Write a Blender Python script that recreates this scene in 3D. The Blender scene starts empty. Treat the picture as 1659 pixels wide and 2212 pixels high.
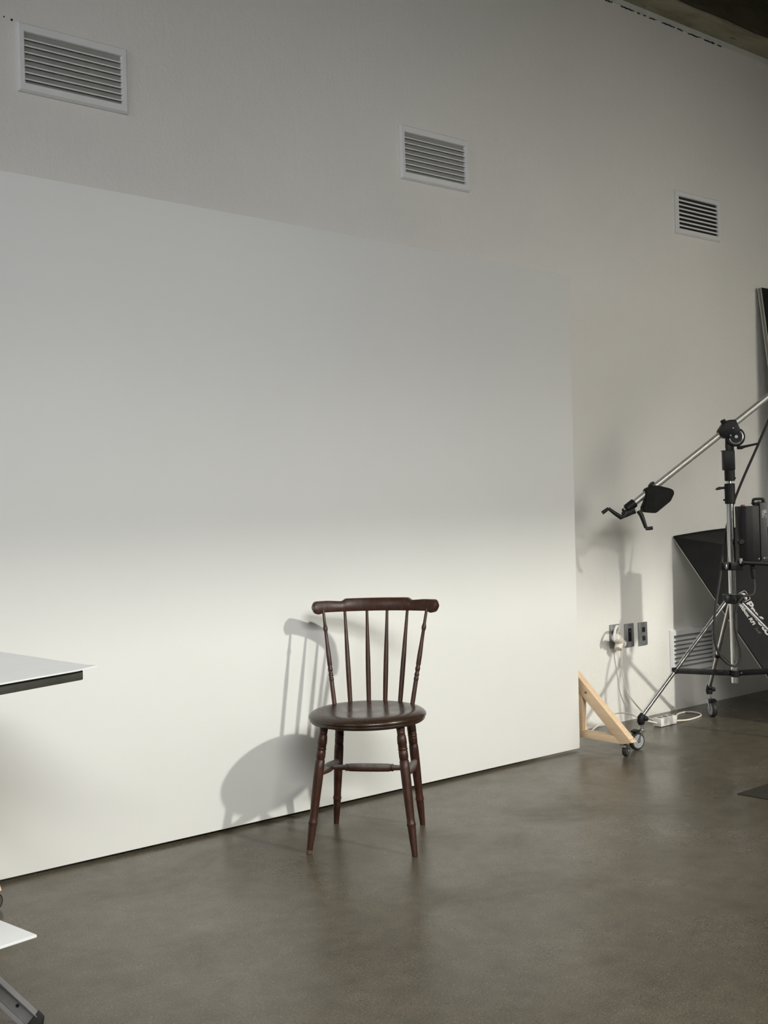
import bpy, bmesh, math, random
from mathutils import Vector, Matrix, Quaternion
random.seed(7)
SC = bpy.context.scene
COL = SC.collection
PI = math.pi

# ------------------------------------------------------------------ camera, light, exposure
cam_d = bpy.data.cameras.new('camera')
cam = bpy.data.objects.new('camera', cam_d)
COL.objects.link(cam)
th, roll = math.radians(51.927), 0.031
fwd = Vector((math.cos(th), math.sin(th), 0))
rgt = Vector((math.sin(th), -math.cos(th), 0))
upv = Vector((0, 0, 1))
cx = rgt * math.cos(roll) - upv * math.sin(roll)
cy = rgt * math.sin(roll) + upv * math.cos(roll)
M = Matrix((cx, cy, -fwd)).transposed().to_4x4()
M.translation = Vector((0, 0, 1.15))
cam.matrix_world = M
cam_d.sensor_fit = 'VERTICAL'
cam_d.sensor_height = 24.0
cam_d.lens = 24.0 * 2350.0 / 2212.0
cam_d.clip_start = 0.05
SC.camera = cam

world = bpy.data.worlds.new('world')
SC.world = world
world.use_nodes = True
bg = world.node_tree.nodes['Background']
bg.inputs[0].default_value = (0.75, 0.85, 1.0, 1)
bg.inputs[1].default_value = 0.1

SC.view_settings.view_transform = 'Standard'
SC.view_settings.look = 'None'
SC.view_settings.gamma = 1.0
SC.view_settings.use_curve_mapping = False
SC.view_settings.exposure = 0.0


def lamp(name, kind, loc, target, energy, color, **kw):
    d = bpy.data.lights.new(name, kind)
    d.energy = energy
    d.color = color
    for k, v in kw.items():
        setattr(d, k, v)
    o = bpy.data.objects.new(name, d)
    COL.objects.link(o)
    o.location = loc
    dv = Vector(target) - Vector(loc)
    o.rotation_euler = dv.to_track_quat('-Z', 'Y').to_euler()
    return o


# low daylight coming down through the clerestory window behind the camera: the sun and the bright sky strip beside it
lamp('low_sun', 'SPOT', (5.4, -6.8, 6.4), (3.0, 3.3, 0.6), 3400, (1.0, 0.98, 0.885),
     shadow_soft_size=0.18, spot_size=math.radians(75), spot_blend=0.1)
lamp('low_sky_strip', 'AREA', (-3.2, -6.8, 6.4), (2.4, 3.4, 0.6), 680, (1.0, 0.985, 0.91),
     shape='RECTANGLE', size=8.0, size_y=0.36)
# high windows behind and left of the camera; front right is an added fill
lamp('front_left_window', 'AREA', (0.3, -1.8, 3.0), (2.4, 3.5, 1.2), 14.5, (0.99, 0.99, 0.985),
     shape='RECTANGLE', size=2.0, size_y=0.8, spread=math.radians(62))
lamp('left_window', 'AREA', (-3.3, 1.2, 2.9), (2.5, 3.4, 1.3), 12.5, (0.92, 0.96, 1.0),
     shape='RECTANGLE', size=2.0, size_y=1.0, spread=math.radians(90))
lamp('front_right_fill', 'AREA', (6.0, -1.8, 2.0), (5.0, 3.78, 1.6), 11.6, (1.0, 0.955, 0.85),
     shape='RECTANGLE', size=3.0, size_y=1.4, spread=math.radians(54))


# ------------------------------------------------------------------ helpers
def tag(o, label=None, cat=None, group=None, kind=None):
    if label: o['label'] = label
    if cat: o['category'] = cat
    if group: o['group'] = group
    if kind: o['kind'] = kind
    return o


def thing(name, label, cat, loc=(0, 0, 0), rotz=0.0, group=None):
    o = bpy.data.objects.new(name, None)
    o.empty_display_size = 0.1
    COL.objects.link(o)
    o.location = loc
    o.rotation_euler = (0, 0, rotz)
    return tag(o, label, cat, group)


def obj(name, bm, mat, parent=None, sharp=35, smooth=True, label=None):
    me = bpy.data.meshes.new(name)
    bmesh.ops.recalc_face_normals(bm, faces=bm.faces)
    bm.to_mesh(me)
    bm.free()
    me.materials.append(mat)
    if smooth:
        for p in me.polygons: p.use_smooth = True
        me.set_sharp_from_angle(angle=math.radians(sharp))
    o = bpy.data.objects.new(name, me)
    COL.objects.link(o)
    if parent: o.parent = parent
    if label: o['label'] = label
    return o


def struct(name, bm, mat, **kw):
    o = obj(name, bm, mat, **kw)
    o['kind'] = 'structure'
    return o


def NB(): return bmesh.new()


def bx(bm, c, s, rot=None, bev=0.0, seg=2):
    r = bmesh.ops.create_cube(bm, size=1.0)
    vs = r['verts']
    bmesh.ops.scale(bm, vec=Vector(s), verts=vs)
    if bev > 0:
        es = list({e for v in vs for e in v.link_edges})
        rb = bmesh.ops.bevel(bm, geom=es, offset=bev, segments=seg, profile=0.5, affect='EDGES')
        vs = list({v for f in rb['faces'] for v in f.verts} | {v for v in vs if v.is_valid})
    m = Matrix.Translation(Vector(c))
    if rot is not None: m = m @ rot.to_4x4()
    bmesh.ops.transform(bm, matrix=m, verts=vs)
    return vs


def frame_of(d):
    d = d.normalized()
    a = Vector((0, 0, 1)) if abs(d.z) < 0.9 else Vector((1, 0, 0))
    x = d.cross(a).normalized()
    y = d.cross(x).normalized()
    return x, y


def tube(bm, pts, r, seg=12, cap=True):
    """swept tube through pts; r is a number or one radius per point"""
    pts = [Vector(p) for p in pts]
    n = len(pts)
    rs = [r] * n if not isinstance(r, (list, tuple)) else r
    rings = []
    x = None
    for i, p in enumerate(pts):
        if i == 0: d = pts[1] - pts[0]
        elif i == n - 1: d = pts[-1] - pts[-2]
        else: d = (pts[i + 1] - pts[i - 1])
        d.normalize()
        if x is None: x, _ = frame_of(d)
        x = (x - d * x.dot(d))
        x.normalize()
        y = d.cross(x)
        rings.append([bm.verts.new(p + (x * math.cos(a) + y * math.sin(a)) * rs[i])
                      for a in [2 * PI * k / seg for k in range(seg)]])
    for a, b in zip(rings, rings[1:]):
        for k in range(seg):
            bm.faces.new((a[k], a[(k + 1) % seg], b[(k + 1) % seg], b[k]))
    if cap:
        bm.faces.new(rings[0][::-1]); bm.faces.new(rings[-1])
    return rings


def turned(bm, p0, p1, prof, seg=20):
    """lathe-turned member: prof = [(t 0..1, radius)]"""
    p0, p1 = Vector(p0), Vector(p1)
    d = p1 - p0
    x, y = frame_of(d)
    rings = []
    for t, r in prof:
        c = p0 + d * t
        rings.append([bm.verts.new(c + (x * math.cos(a) + y * math.sin(a)) * r)
                      for a in [2 * PI * k / seg for k in range(seg)]])
    for a, b in zip(rings, rings[1:]):
        for k in range(seg):
            bm.faces.new((a[k], a[(k + 1) % seg], b[(k + 1) % seg], b[k]))
    bm.faces.new(rings[0][::-1]); bm.faces.new(rings[-1])


def cyl(bm, p0, p1, r, seg=20, bev=0.0):
    L = (Vector(p1) - Vector(p0)).length
    if bev > 0:
        b = bev / L
        turned(bm, p0, p1, [(0, r - bev), (b, r), (1 - b, r), (1, r - bev)], seg)
    else:
        turned(bm, p0, p1, [(0, r), (1, r)], seg)


def prism(bm, pts, vec):
    """extrude a planar polygon (3D points) by vec"""
    vec = Vector(vec)
    a = [bm.verts.new(Vector(p)) for p in pts]
    b = [bm.verts.new(Vector(p) + vec) for p in pts]
    n = len(a)
    bm.faces.new(a[::-1]); bm.faces.new(b)
    for i in range(n):
        bm.faces.new((a[i], a[(i + 1) % n], b[(i + 1) % n], b[i]))


def prism_bev(bm, pts, vec, bev):
    t = bmesh.new()
    prism(t, pts, vec)
    bmesh.ops.recalc_face_normals(t, faces=t.faces)
    bmesh.ops.bevel(t, geom=list(t.edges), offset=bev, segments=2, profile=0.5, affect='EDGES')
    me = bpy.data.meshes.new('tmp'); t.to_mesh(me); t.free()
    bm.from_mesh(me); bpy.data.meshes.remove(me)


def catmull(pts, n=6):
    P = [Vector(p) for p in pts]
    P = [P[0] * 2 - P[1]] + P + [P[-1] * 2 - P[-2]]
    out = []
    for i in range(1, len(P) - 2):
        a, b, c, d = P[i - 1], P[i], P[i + 1], P[i + 2]
        for k in range(n):
            t = k / n
            out.append(0.5 * ((2 * b) + (c - a) * t + (2 * a - 5 * b + 4 * c - d) * t * t + (3 * b - a - 3 * c + d) * t ** 3))
    out.append(P[-2])
    return out


# ------------------------------------------------------------------ materials
def mat(name, col, rough=0.5, metal=0.0, spec=0.5, coat=0.0):
    m = bpy.data.materials.new(name)
    m.use_nodes = True
    b = m.node_tree.nodes['Principled BSDF']
    b.inputs['Base Color'].default_value = (*col, 1)
    b.inputs['Roughness'].default_value = rough
    b.inputs['Metallic'].default_value = metal
    b.inputs['Specular IOR Level'].default_value = spec
    b.inputs['Coat Weight'].default_value = coat
    return m


class G:
    """tiny node-graph helper"""
    def __init__(s, m):
        s.t = m.node_tree; s.b = s.t.nodes['Principled BSDF']
        s.co = s.t.nodes.new('ShaderNodeTexCoord').outputs['Object']
    def n(s, t, **kw):
        o = s.t.nodes.new(t)
        for k, v in kw.items():
            if k in o.inputs: s.set(o.inputs[k], v)
            else: setattr(o, k, v)
        return o
    def set(s, i, v):
        if isinstance(v, bpy.types.NodeSocket): s.t.links.new(v, i)
        else: i.default_value = v
    def map(s, scale, rot=(0, 0, 0)):
        o = s.t.nodes.new('ShaderNodeMapping')
        o.inputs['Scale'].default_value = scale
        o.inputs['Rotation'].default_value = rot
        s.t.links.new(s.co, o.inputs['Vector'])
        return o.outputs[0]
    def noise(s, scale, detail=4, rough=0.5, vec=None, dist=0.0):
        o = s.n('ShaderNodeTexNoise', Scale=scale, Detail=detail, Roughness=rough, Distortion=dist)
        s.t.links.new(vec or s.co, o.inputs['Vector'])
        return o.outputs['Fac']
    def vor(s, scale, vec=None, feat='F1'):
        o = s.n('ShaderNodeTexVoronoi', Scale=scale)
        o.feature = feat
        s.t.links.new(vec or s.co, o.inputs['Vector'])
        return o.outputs['Distance'], o.outputs['Color']
    def ramp(s, fac, stops):
        o = s.t.nodes.new('ShaderNodeValToRGB')
        e = o.color_ramp.elements
        while len(e) < len(stops): e.new(0.5)
        for el, (p, c) in zip(e, stops):
            el.position = p
            el.color = (*c, 1) if isinstance(c, (tuple, list)) else (c, c, c, 1)
        s.t.links.new(fac, o.inputs[0])
        return o.outputs[0]
    def mix(s, f, a, b, mode='MIX'):
        o = s.t.nodes.new('ShaderNodeMix'); o.data_type = 'RGBA'; o.blend_type = mode
        for i, v in ((0, f), (6, a), (7, b)):
            if isinstance(v, bpy.types.NodeSocket): s.t.links.new(v, o.inputs[i])
            elif i == 0: o.inputs[0].default_value = v
            else: o.inputs[i].default_value = (*v, 1)
        return o.outputs[2]
    def bump(s, h, strength, dist=0.01):
        o = s.n('ShaderNodeBump', Strength=strength, Distance=dist)
        s.t.links.new(h, o.inputs['Height'])
        s.t.links.new(o.outputs[0], s.b.inputs['Normal'])
    def out(s, sock, v): s.t.links.new(v, s.b.inputs[sock])


def grain(m, a, b, scale, rough=None):
    """subtle colour variation so that no surface is a flat tone"""
    g = G(m)
    f = g.noise(scale, 5, 0.6)
    g.out('Base Color', g.ramp(f, [(0.3, a), (0.7, b)]))
    if rough: g.out('Roughness', g.ramp(f, [(0.3, rough[0]), (0.7, rough[1])]))
    return m


# painted plaster wall: fine rolled texture and vertical drips
M_wall = mat('wall_plaster', (0.60, 0.59, 0.56), 0.75, spec=0.3)
g = G(M_wall)
f = g.noise(1.3, 4, 0.55)
g.out('Base Color', g.ramp(f, [(0.25, (0.765, 0.752, 0.713)), (0.75, (0.81, 0.797, 0.757))]))
h1 = g.noise(9.0, 6, 0.6, g.map((2.2, 2.2, 0.8)))
h2 = g.noise(70.0, 3, 0.6)
g.bump(g.mix(0.35, h1, h2), 0.33, 0.02)

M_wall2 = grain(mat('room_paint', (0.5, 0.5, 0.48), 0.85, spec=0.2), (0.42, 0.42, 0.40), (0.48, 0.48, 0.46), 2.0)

M_panel = mat('panel_white_paint', (0.8, 0.8, 0.78), 0.55, spec=0.35)
g = G(M_panel)
f = g.noise(1.1, 5, 0.6)
g.out('Base Color', g.ramp(f, [(0.3, (0.795, 0.798, 0.775)), (0.7, (0.825, 0.827, 0.805))]))
g.bump(g.noise(120.0, 2, 0.5), 0.04, 0.004)

# polished concrete: warm grey, salt-and-pepper aggregate, dark pits, worn gloss
M_floor = mat('polished_concrete', (0.2, 0.18, 0.15), 0.3, spec=0.5)
g = G(M_floor)
big = g.noise(1.1, 6, 0.62, dist=0.4)
c = g.ramp(big, [(0.25, (0.070, 0.059, 0.041)), (0.5, (0.098, 0.083, 0.059)), (0.78, (0.130, 0.112, 0.083))])
med = g.noise(14.0, 5, 0.65)
c = g.mix(0.55, c, g.ramp(med, [(0.3, 0.30), (0.7, 0.68)]), 'OVERLAY')
fine = g.noise(190.0, 3, 0.65)
c = g.mix(0.8, c, g.ramp(fine, [(0.32, 0.24), (0.5, 0.5), (0.68, 0.78)]), 'OVERLAY')
vd, vc = g.vor(125.0, g.map((1.0, 1.7, 1.0), (0, 0, 0.5)))
sel = g.n('ShaderNodeSeparateColor'); g.t.links.new(vc, sel.inputs[0])
spk = g.ramp(vd, [(0.16, 1.0), (0.30, 0.0)])
lt = g.n('ShaderNodeMath', operation='MULTIPLY'); g.t.links.new(spk, lt.inputs[0])
g.t.links.new(g.ramp(sel.outputs[0], [(0.83, 0.0), (0.88, 1.0)]), lt.inputs[1])
c = g.mix(lt.outputs[0], c, (0.25, 0.225, 0.17))
vd2, vc2 = g.vor(42.0, g.map((1.0, 1.5, 1.0), (0, 0, 0.9)))
sel2 = g.n('ShaderNodeSeparateColor'); g.t.links.new(vc2, sel2.inputs[0])
dk = g.n('ShaderNodeMath', operation='MULTIPLY'); g.t.links.new(g.ramp(vd2, [(0.08, 1.0), (0.20, 0.0)]), dk.inputs[0])
g.t.links.new(g.ramp(sel2.outputs[1], [(0.78, 0.0), (0.86, 0.9)]), dk.inputs[1])
c = g.mix(dk.outputs[0], c, (0.035, 0.032, 0.026))
pit = g.noise(26.0, 3, 0.7, g.map((1.0, 2.0, 1.0), (0, 0, 0.6)))
pitm = g.noise(2.0, 3, 0.5)
pm = g.n('ShaderNodeMath', operation='MULTIPLY')
g.t.links.new(g.ramp(pit, [(0.695, 0.0), (0.73, 1.0)]), pm.inputs[0])
g.t.links.new(g.ramp(pitm, [(0.42, 0.0), (0.58, 1.0)]), pm.inputs[1])
c = g.mix(pm.outputs[0], c, (0.05, 0.046, 0.038))
g.out('Base Color', c)
wear = g.noise(2.3, 6, 0.65, dist=0.6)
g.out('Roughness', g.ramp(wear, [(0.3, 0.21), (0.52, 0.31), (0.75, 0.47)]))
g.bump(g.mix(0.5, g.noise(5.0, 4, 0.55), fine), 0.06, 0.01)

M_concrete = mat('raw_concrete', (0.2, 0.18, 0.13), 0.9, spec=0.2)
g = G(M_concrete)
f = g.noise(4.5, 8, 0.65, g.map((0.7, 2.0, 2.0)), 0.5)
c = g.ramp(f, [(0.25, (0.22, 0.20, 0.14)), (0.5, (0.37, 0.345, 0.255)), (0.75, (0.45, 0.425, 0.335))])
p = g.noise(17.0, 4, 0.6, g.map((0.6, 1.5, 1.5)))
c = g.mix(g.ramp(p, [(0.66, 0.0), (0.7, 1.0)]), c, (0.05, 0.045, 0.03))
g.out('Base Color', c)
g.bump(f, 0.5, 0.03)

M_shadeconc = mat('shade_dark_concrete', (0.1, 0.09, 0.06), 0.95, spec=0.15)  # shade above the beam edge is put into this colour
g = G(M_shadeconc)
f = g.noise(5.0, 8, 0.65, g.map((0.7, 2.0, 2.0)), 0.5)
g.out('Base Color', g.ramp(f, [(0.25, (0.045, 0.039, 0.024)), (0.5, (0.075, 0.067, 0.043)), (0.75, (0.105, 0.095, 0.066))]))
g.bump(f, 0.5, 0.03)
M_strip = grain(mat('plaster_strip', (0.6, 0.6, 0.57), 0.8), (0.60, 0.61, 0.57), (0.70, 0.71, 0.66), 8.0)
M_dark = grain(mat('black_void', (0.01, 0.01, 0.011), 0.8), (0.006, 0.006, 0.007), (0.012, 0.012, 0.012), 20)

# dark mahogany
M_wood = mat('dark_mahogany', (0.05, 0.02, 0.012), 0.33, spec=0.34, coat=0.0)
g = G(M_wood)
w = g.noise(30.0, 6, 0.65, g.map((3.0, 3.0, 0.35)), 0.6)
c = g.ramp(w, [(0.28, (0.020, 0.0082, 0.0052)), (0.55, (0.047, 0.0175, 0.0105)), (0.8, (0.085, 0.033, 0.018))])
wr = g.noise(90.0, 4, 0.7)
c = g.mix(g.ramp(wr, [(0.67, 0.0), (0.76, 0.6)]), c, (0.20, 0.11, 0.06))
g.out('Base Color', c)
g.out('Roughness', g.ramp(g.noise(25.0, 4), [(0.3, 0.30), (0.7, 0.48)]))
M_dusty = mat('dusty_mahogany', (0.05, 0.02, 0.012), 0.55, spec=0.4)
g = G(M_dusty)
w = g.noise(30.0, 6, 0.65, g.map((3.0, 3.0, 1.0)), 0.6)
c = g.ramp(w, [(0.28, (0.026, 0.013, 0.009)), (0.55, (0.055, 0.025, 0.017)), (0.8, (0.095, 0.045, 0.028))])
geo = g.n('ShaderNodeNewGeometry')
sx = g.n('ShaderNodeSeparateXYZ'); g.t.links.new(geo.outputs['Normal'], sx.inputs[0])
dm = g.n('ShaderNodeMath', operation='MULTIPLY')
g.t.links.new(g.ramp(sx.outputs['Z'], [(0.15, 0.0), (0.85, 1.0)]), dm.inputs[0])
g.t.links.new(g.ramp(g.noise(40.0, 4, 0.7), [(0.3, 0.35), (0.6, 0.95)]), dm.inputs[1])
g.out('Base Color', g.mix(dm.outputs[0], c, (0.17, 0.165, 0.155)))
M_seat = mat("seat_mahogany", (0.04, 0.02, 0.012), 0.3, spec=0.42, coat=0.1)
g = G(M_seat)
w = g.noise(16.0, 6, 0.65, g.map((0.5, 5.0, 1.0), (0, 0, 0.2)), 0.5)
c = g.ramp(w, [(0.28, (0.017, 0.010, 0.006)), (0.55, (0.035, 0.019, 0.011)), (0.8, (0.060, 0.032, 0.018))])
g.out('Base Color', c)
g.out('Roughness', g.ramp(g.noise(9.0, 5, 0.6), [(0.3, 0.2), (0.7, 0.36)]))
M_worn = grain(mat('worn_foot_wood', (0.15, 0.08, 0.04), 0.7), (0.035, 0.017, 0.011), (0.16, 0.10, 0.05), 90)

# planed pine
M_pine = mat('planed_pine', (0.66, 0.45, 0.26), 0.6, spec=0.3)
g = G(M_pine)
w = g.noise(10.0, 5, 0.6, g.map((6.0, 0.7, 6.0), (0.72, 0, 0)), 0.8)
c = g.ramp(w, [(0.25, (0.66, 0.475, 0.30)), (0.55, (0.75, 0.56, 0.375)), (0.8, (0.80, 0.62, 0.44))])
g.out('Base Color', c)
M_knot = grain(mat('pine_knot', (0.2, 0.1, 0.05), 0.6), (0.13, 0.06, 0.03), (0.27, 0.15, 0.09), 120)

M_vent = grain(mat('vent_white_paint', (0.6, 0.61, 0.62), 0.5), (0.77, 0.775, 0.775), (0.82, 0.825, 0.825), 12)
M_ventgrey = grain(mat('vent_grey_backing', (0.3, 0.3, 0.29), 0.8), (0.27, 0.27, 0.25), (0.33, 0.33, 0.31), 12)
M_chrome = grain(mat('chrome', (0.75, 0.75, 0.77), 0.09, 1.0), (0.72, 0.72, 0.73), (0.80, 0.80, 0.81), 30, (0.12, 0.20))
M_alu = grain(mat('satin_aluminium', (0.62, 0.61, 0.57), 0.45, 0.85), (0.56, 0.55, 0.51), (0.64, 0.63, 0.59), 40, (0.40, 0.50))
M_steel = grain(mat('zinc_steel', (0.5, 0.5, 0.5), 0.32, 1.0), (0.42, 0.43, 0.44), (0.58, 0.58, 0.58), 60, (0.25, 0.4))
M_black = grain(mat('black_plastic', (0.012, 0.012, 0.013), 0.5, spec=0.3), (0.005, 0.005, 0.0055), (0.010, 0.010, 0.0105), 40)
M_blackm = grain(mat('black_enamel', (0.012, 0.013, 0.013), 0.42, spec=0.35), (0.006, 0.0065, 0.0065), (0.012, 0.0125, 0.0125), 30)
M_rubber = grain(mat('black_rubber', (0.012, 0.012, 0.012), 0.6), (0.010, 0.010, 0.010), (0.02, 0.02, 0.02), 50)
M_hub = grain(mat('grey_wheel_hub', (0.3, 0.31, 0.32), 0.5), (0.27, 0.285, 0.295), (0.34, 0.35, 0.36), 50)
M_fabric = mat('black_softbox_fabric', (0.011, 0.011, 0.0115), 0.7, spec=0.25)
g = G(M_fabric)
f = g.noise(5.0, 4, 0.6)
g.out('Base Color', g.ramp(f, [(0.3, (0.006, 0.006, 0.0062)), (0.7, (0.012, 0.0118, 0.0115))]))
g.bump(g.noise(7.0, 3, 0.5), 0.3, 0.02)
M_bag = grain(mat('black_bag_cloth', (0.012, 0.012, 0.012), 0.8, spec=0.2), (0.009, 0.009, 0.009), (0.018, 0.018, 0.017), 25)
M_diff = grain(mat('white_diffuser', (0.75, 0.75, 0.73), 0.8), (0.7, 0.7, 0.68), (0.78, 0.78, 0.76), 8)
M_white = grain(mat('white_plastic', (0.78, 0.77, 0.74), 0.4), (0.74, 0.73, 0.70), (0.80, 0.79, 0.77), 30)
M_cream = grain(mat('cream_plastic', (0.75, 0.70, 0.62), 0.4), (0.71, 0.66, 0.58), (0.78, 0.73, 0.66), 30)
M_plate = grain(mat('brushed_steel_plate', (0.33, 0.335, 0.34), 0.45, 0.6), (0.27, 0.275, 0.28), (0.35, 0.355, 0.36), 35)
M_paper = grain(mat('white_board', (0.82, 0.83, 0.85), 0.6), (0.80, 0.815, 0.835), (0.84, 0.85, 0.87), 6)
M_edge = grain(mat('dark_table_edge', (0.06, 0.06, 0.05), 0.5), (0.045, 0.045, 0.038), (0.065, 0.065, 0.055), 20)
M_print = grain(mat('pale_print', (0.5, 0.48, 0.47), 0.6), (0.50, 0.475, 0.47), (0.58, 0.55, 0.54), 40)
M_printd = grain(mat('grey_print', (0.06, 0.06, 0.06), 0.6), (0.045, 0.045, 0.045), (0.08, 0.08, 0.08), 40)
M_red = grain(mat('red_button', (0.3, 0.02, 0.02), 0.4), (0.26, 0.02, 0.018), (0.36, 0.03, 0.025), 50)
M_foam = grain(mat('foam_core', (0.28, 0.27, 0.22), 0.8), (0.25, 0.24, 0.19), (0.31, 0.30, 0.25), 20)
M_skin = grain(mat('board_white_skin', (0.6, 0.6, 0.57), 0.6), (0.55, 0.55, 0.51), (0.62, 0.62, 0.59), 15)
M_blackboard = grain(mat('black_board_face', (0.012, 0.012, 0.012), 0.7, spec=0.2), (0.009, 0.009, 0.009), (0.016, 0.016, 0.016), 10)
M_dsheet = grain(mat('dark_sheet', (0.04, 0.037, 0.03), 0.8, spec=0.2), (0.032, 0.030, 0.024), (0.045, 0.042, 0.034), 25)
M_grey = grain(mat('pack_grey', (0.04, 0.04, 0.042), 0.5), (0.024, 0.024, 0.026), (0.034, 0.034, 0.036), 30)

# ------------------------------------------------------------------ the room
WY = 3.783          # face of the back wall
XL, XR, YF, ZC = -3.6, 9.5, -2.0, 4.35


def slab(x0, x1, y0, y1, z0, z1, bm=None):
    bm = bm or NB()
    bx(bm, ((x0 + x1) / 2, (y0 + y1) / 2, (z0 + z1) / 2), (x1 - x0, y1 - y0, z1 - z0))
    return bm


struct('floor', slab(XL, XR, YF, WY + .2, -0.15, 0.0), M_floor, smooth=False)
struct('wall_back', slab(XL, XR, WY, WY + .2, 0.0, ZC), M_wall, smooth=False)
struct('wall_right', slab(XR, XR + .2, YF - .2, WY + .2, 0.0, ZC), M_wall2, smooth=False)
b = slab(XL - .2, XL, YF - .2, -1.2, 0, ZC)
slab(XL - .2, XL, 2.4, WY + .2, 0, ZC, b)
slab(XL - .2, XL, -1.2, 2.4, 0, .9, b)
slab(XL - .2, XL, -1.2, 2.4, 3.1, ZC, b)
struct('wall_left', b, M_wall2, smooth=False)
HEAD = 3.948
b = slab(XL, XR, YF - .2, YF, 0, 1.9)
slab(XL, XR, YF - .2, YF, HEAD, ZC, b)
slab(XL, -3.45, YF - .2, YF, 1.9, HEAD, b)
slab(9.2, XR, YF - .2, YF, 1.9, HEAD, b)
struct('wall_front', b, M_wall2, smooth=False)
struct('ceiling', slab(XL - .2, XR + .2, YF - .2, WY + .2, ZC, ZC + .15), M_concrete, smooth=False)
# concrete beam along the top of the wall
b = NB()
N = 90
def beam_edge(i): return 3.625 + 0.006 * math.sin(i * 1.7) + random.uniform(-.004, .004)
prev = None
for i in range(N + 1):
    x = XL + (XR - XL) * i / N
    y = beam_edge(i)
    z = 3.872 + random.uniform(-.002, .002)
    cur = [b.verts.new(q) for q in ((x, WY, 3.872), (x, y, z), (x, y, ZC), (x, WY, ZC))]
    if prev:
        for k in range(3):
            b.faces.new((prev[k], prev[k + 1], cur[k + 1], cur[k]))
    prev = cur
struct('trim_1', b, M_concrete, smooth=False)
# front face of the beam, its shade put into a darker concrete colour
struct('trim_3', slab(XL, XR, 3.600, 3.6195, 3.885, ZC), M_shadeconc, smooth=False)
# lighter plaster strip below the beam, with the open dark cracks along its lower edge
b = NB()
n = 160
up_, lo_ = [], []
for i in range(n + 1):
    x = XL + (XR - XL) * i / n
    zl = 3.842 + 0.003 * math.sin(i * .9) + random.uniform(-.003, .003)
    up_.append([b.verts.new((x, WY, 3.873)), b.verts.new((x, WY - .006, 3.873))])
    lo_.append([b.verts.new((x, WY - .004, zl)), b.verts.new((x, WY, zl))])
for i in range(n):
    b.faces.new((up_[i][1], up_[i + 1][1], lo_[i + 1][0], lo_[i][0]))
    b.faces.new((lo_[i][0], lo_[i + 1][0], lo_[i + 1][1], lo_[i][1]))
strip = struct('trim_2', b, M_strip, smooth=False)
for (x0, x1, w) in ((4.56, 4.62, .005), (4.69, 4.80, .006), (4.83, 4.85, .004), (4.88, 4.90, .004), (4.93, 4.99, .004),
                    (5.04, 5.16, .006), (5.18, 5.23, .004), (5.28, 5.40, .007), (5.43, 5.50, .008), (5.50, 5.53, .014), (5.56, 5.60, .004)):
    b = NB()
    k = 7
    top, bot = [], []
    for i in range(k + 1):
        x = x0 + (x1 - x0) * i / k
        zc = 3.838 + random.uniform(-.0025, .0025)
        hw = w * .24 * math.sin(PI * (i + .4) / (k + .8)) + .0006
        top.append(b.verts.new((x, WY - .0065, zc + hw))); bot.append(b.verts.new((x, WY - .0065, zc - hw)))
    for i in range(k): b.faces.new((top[i], top[i + 1], bot[i + 1], bot[i]))
    r = bmesh.ops.extrude_face_region(b, geom=list(b.faces))
    bmesh.ops.translate(b, vec=(0, .006, 0), verts=[v for v in r['geom'] if isinstance(v, bmesh.types.BMVert)])
    obj('crack', b, M_dark, strip, smooth=False)
# window frames of the two openings that let the daylight in (behind and left of the camera)
b = NB()
for x in (-3.45, 9.2): bx(b, (x, YF - .1, (1.9 + HEAD) / 2), (.06, .08, HEAD - 1.9))
for z in (1.9, HEAD): bx(b, (2.875, YF - .1, z), (12.65, .08, .04))
struct('window_1', b, M_vent, smooth=False)
b = NB()
for y in (-1.2, .6, 2.4): bx(b, (XL - .1, y, 2.0), (.08, .06, 2.2))
for z in (.9, 3.1): bx(b, (XL - .1, .6, z), (.08, 3.6, .06))
struct('window_2', b, M_vent, smooth=False)

# screw holes left of the first vent
wb = bpy.data.objects['wall_back']
for (x, z, r) in ((1.370, 2.919, .0042), (1.343, 2.923, .0026)):
    b = NB(); cyl(b, (x, WY - .0015, z), (x, WY + .004, z), r, 12)
    obj('screw_hole', b, M_dark, wb)


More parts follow.
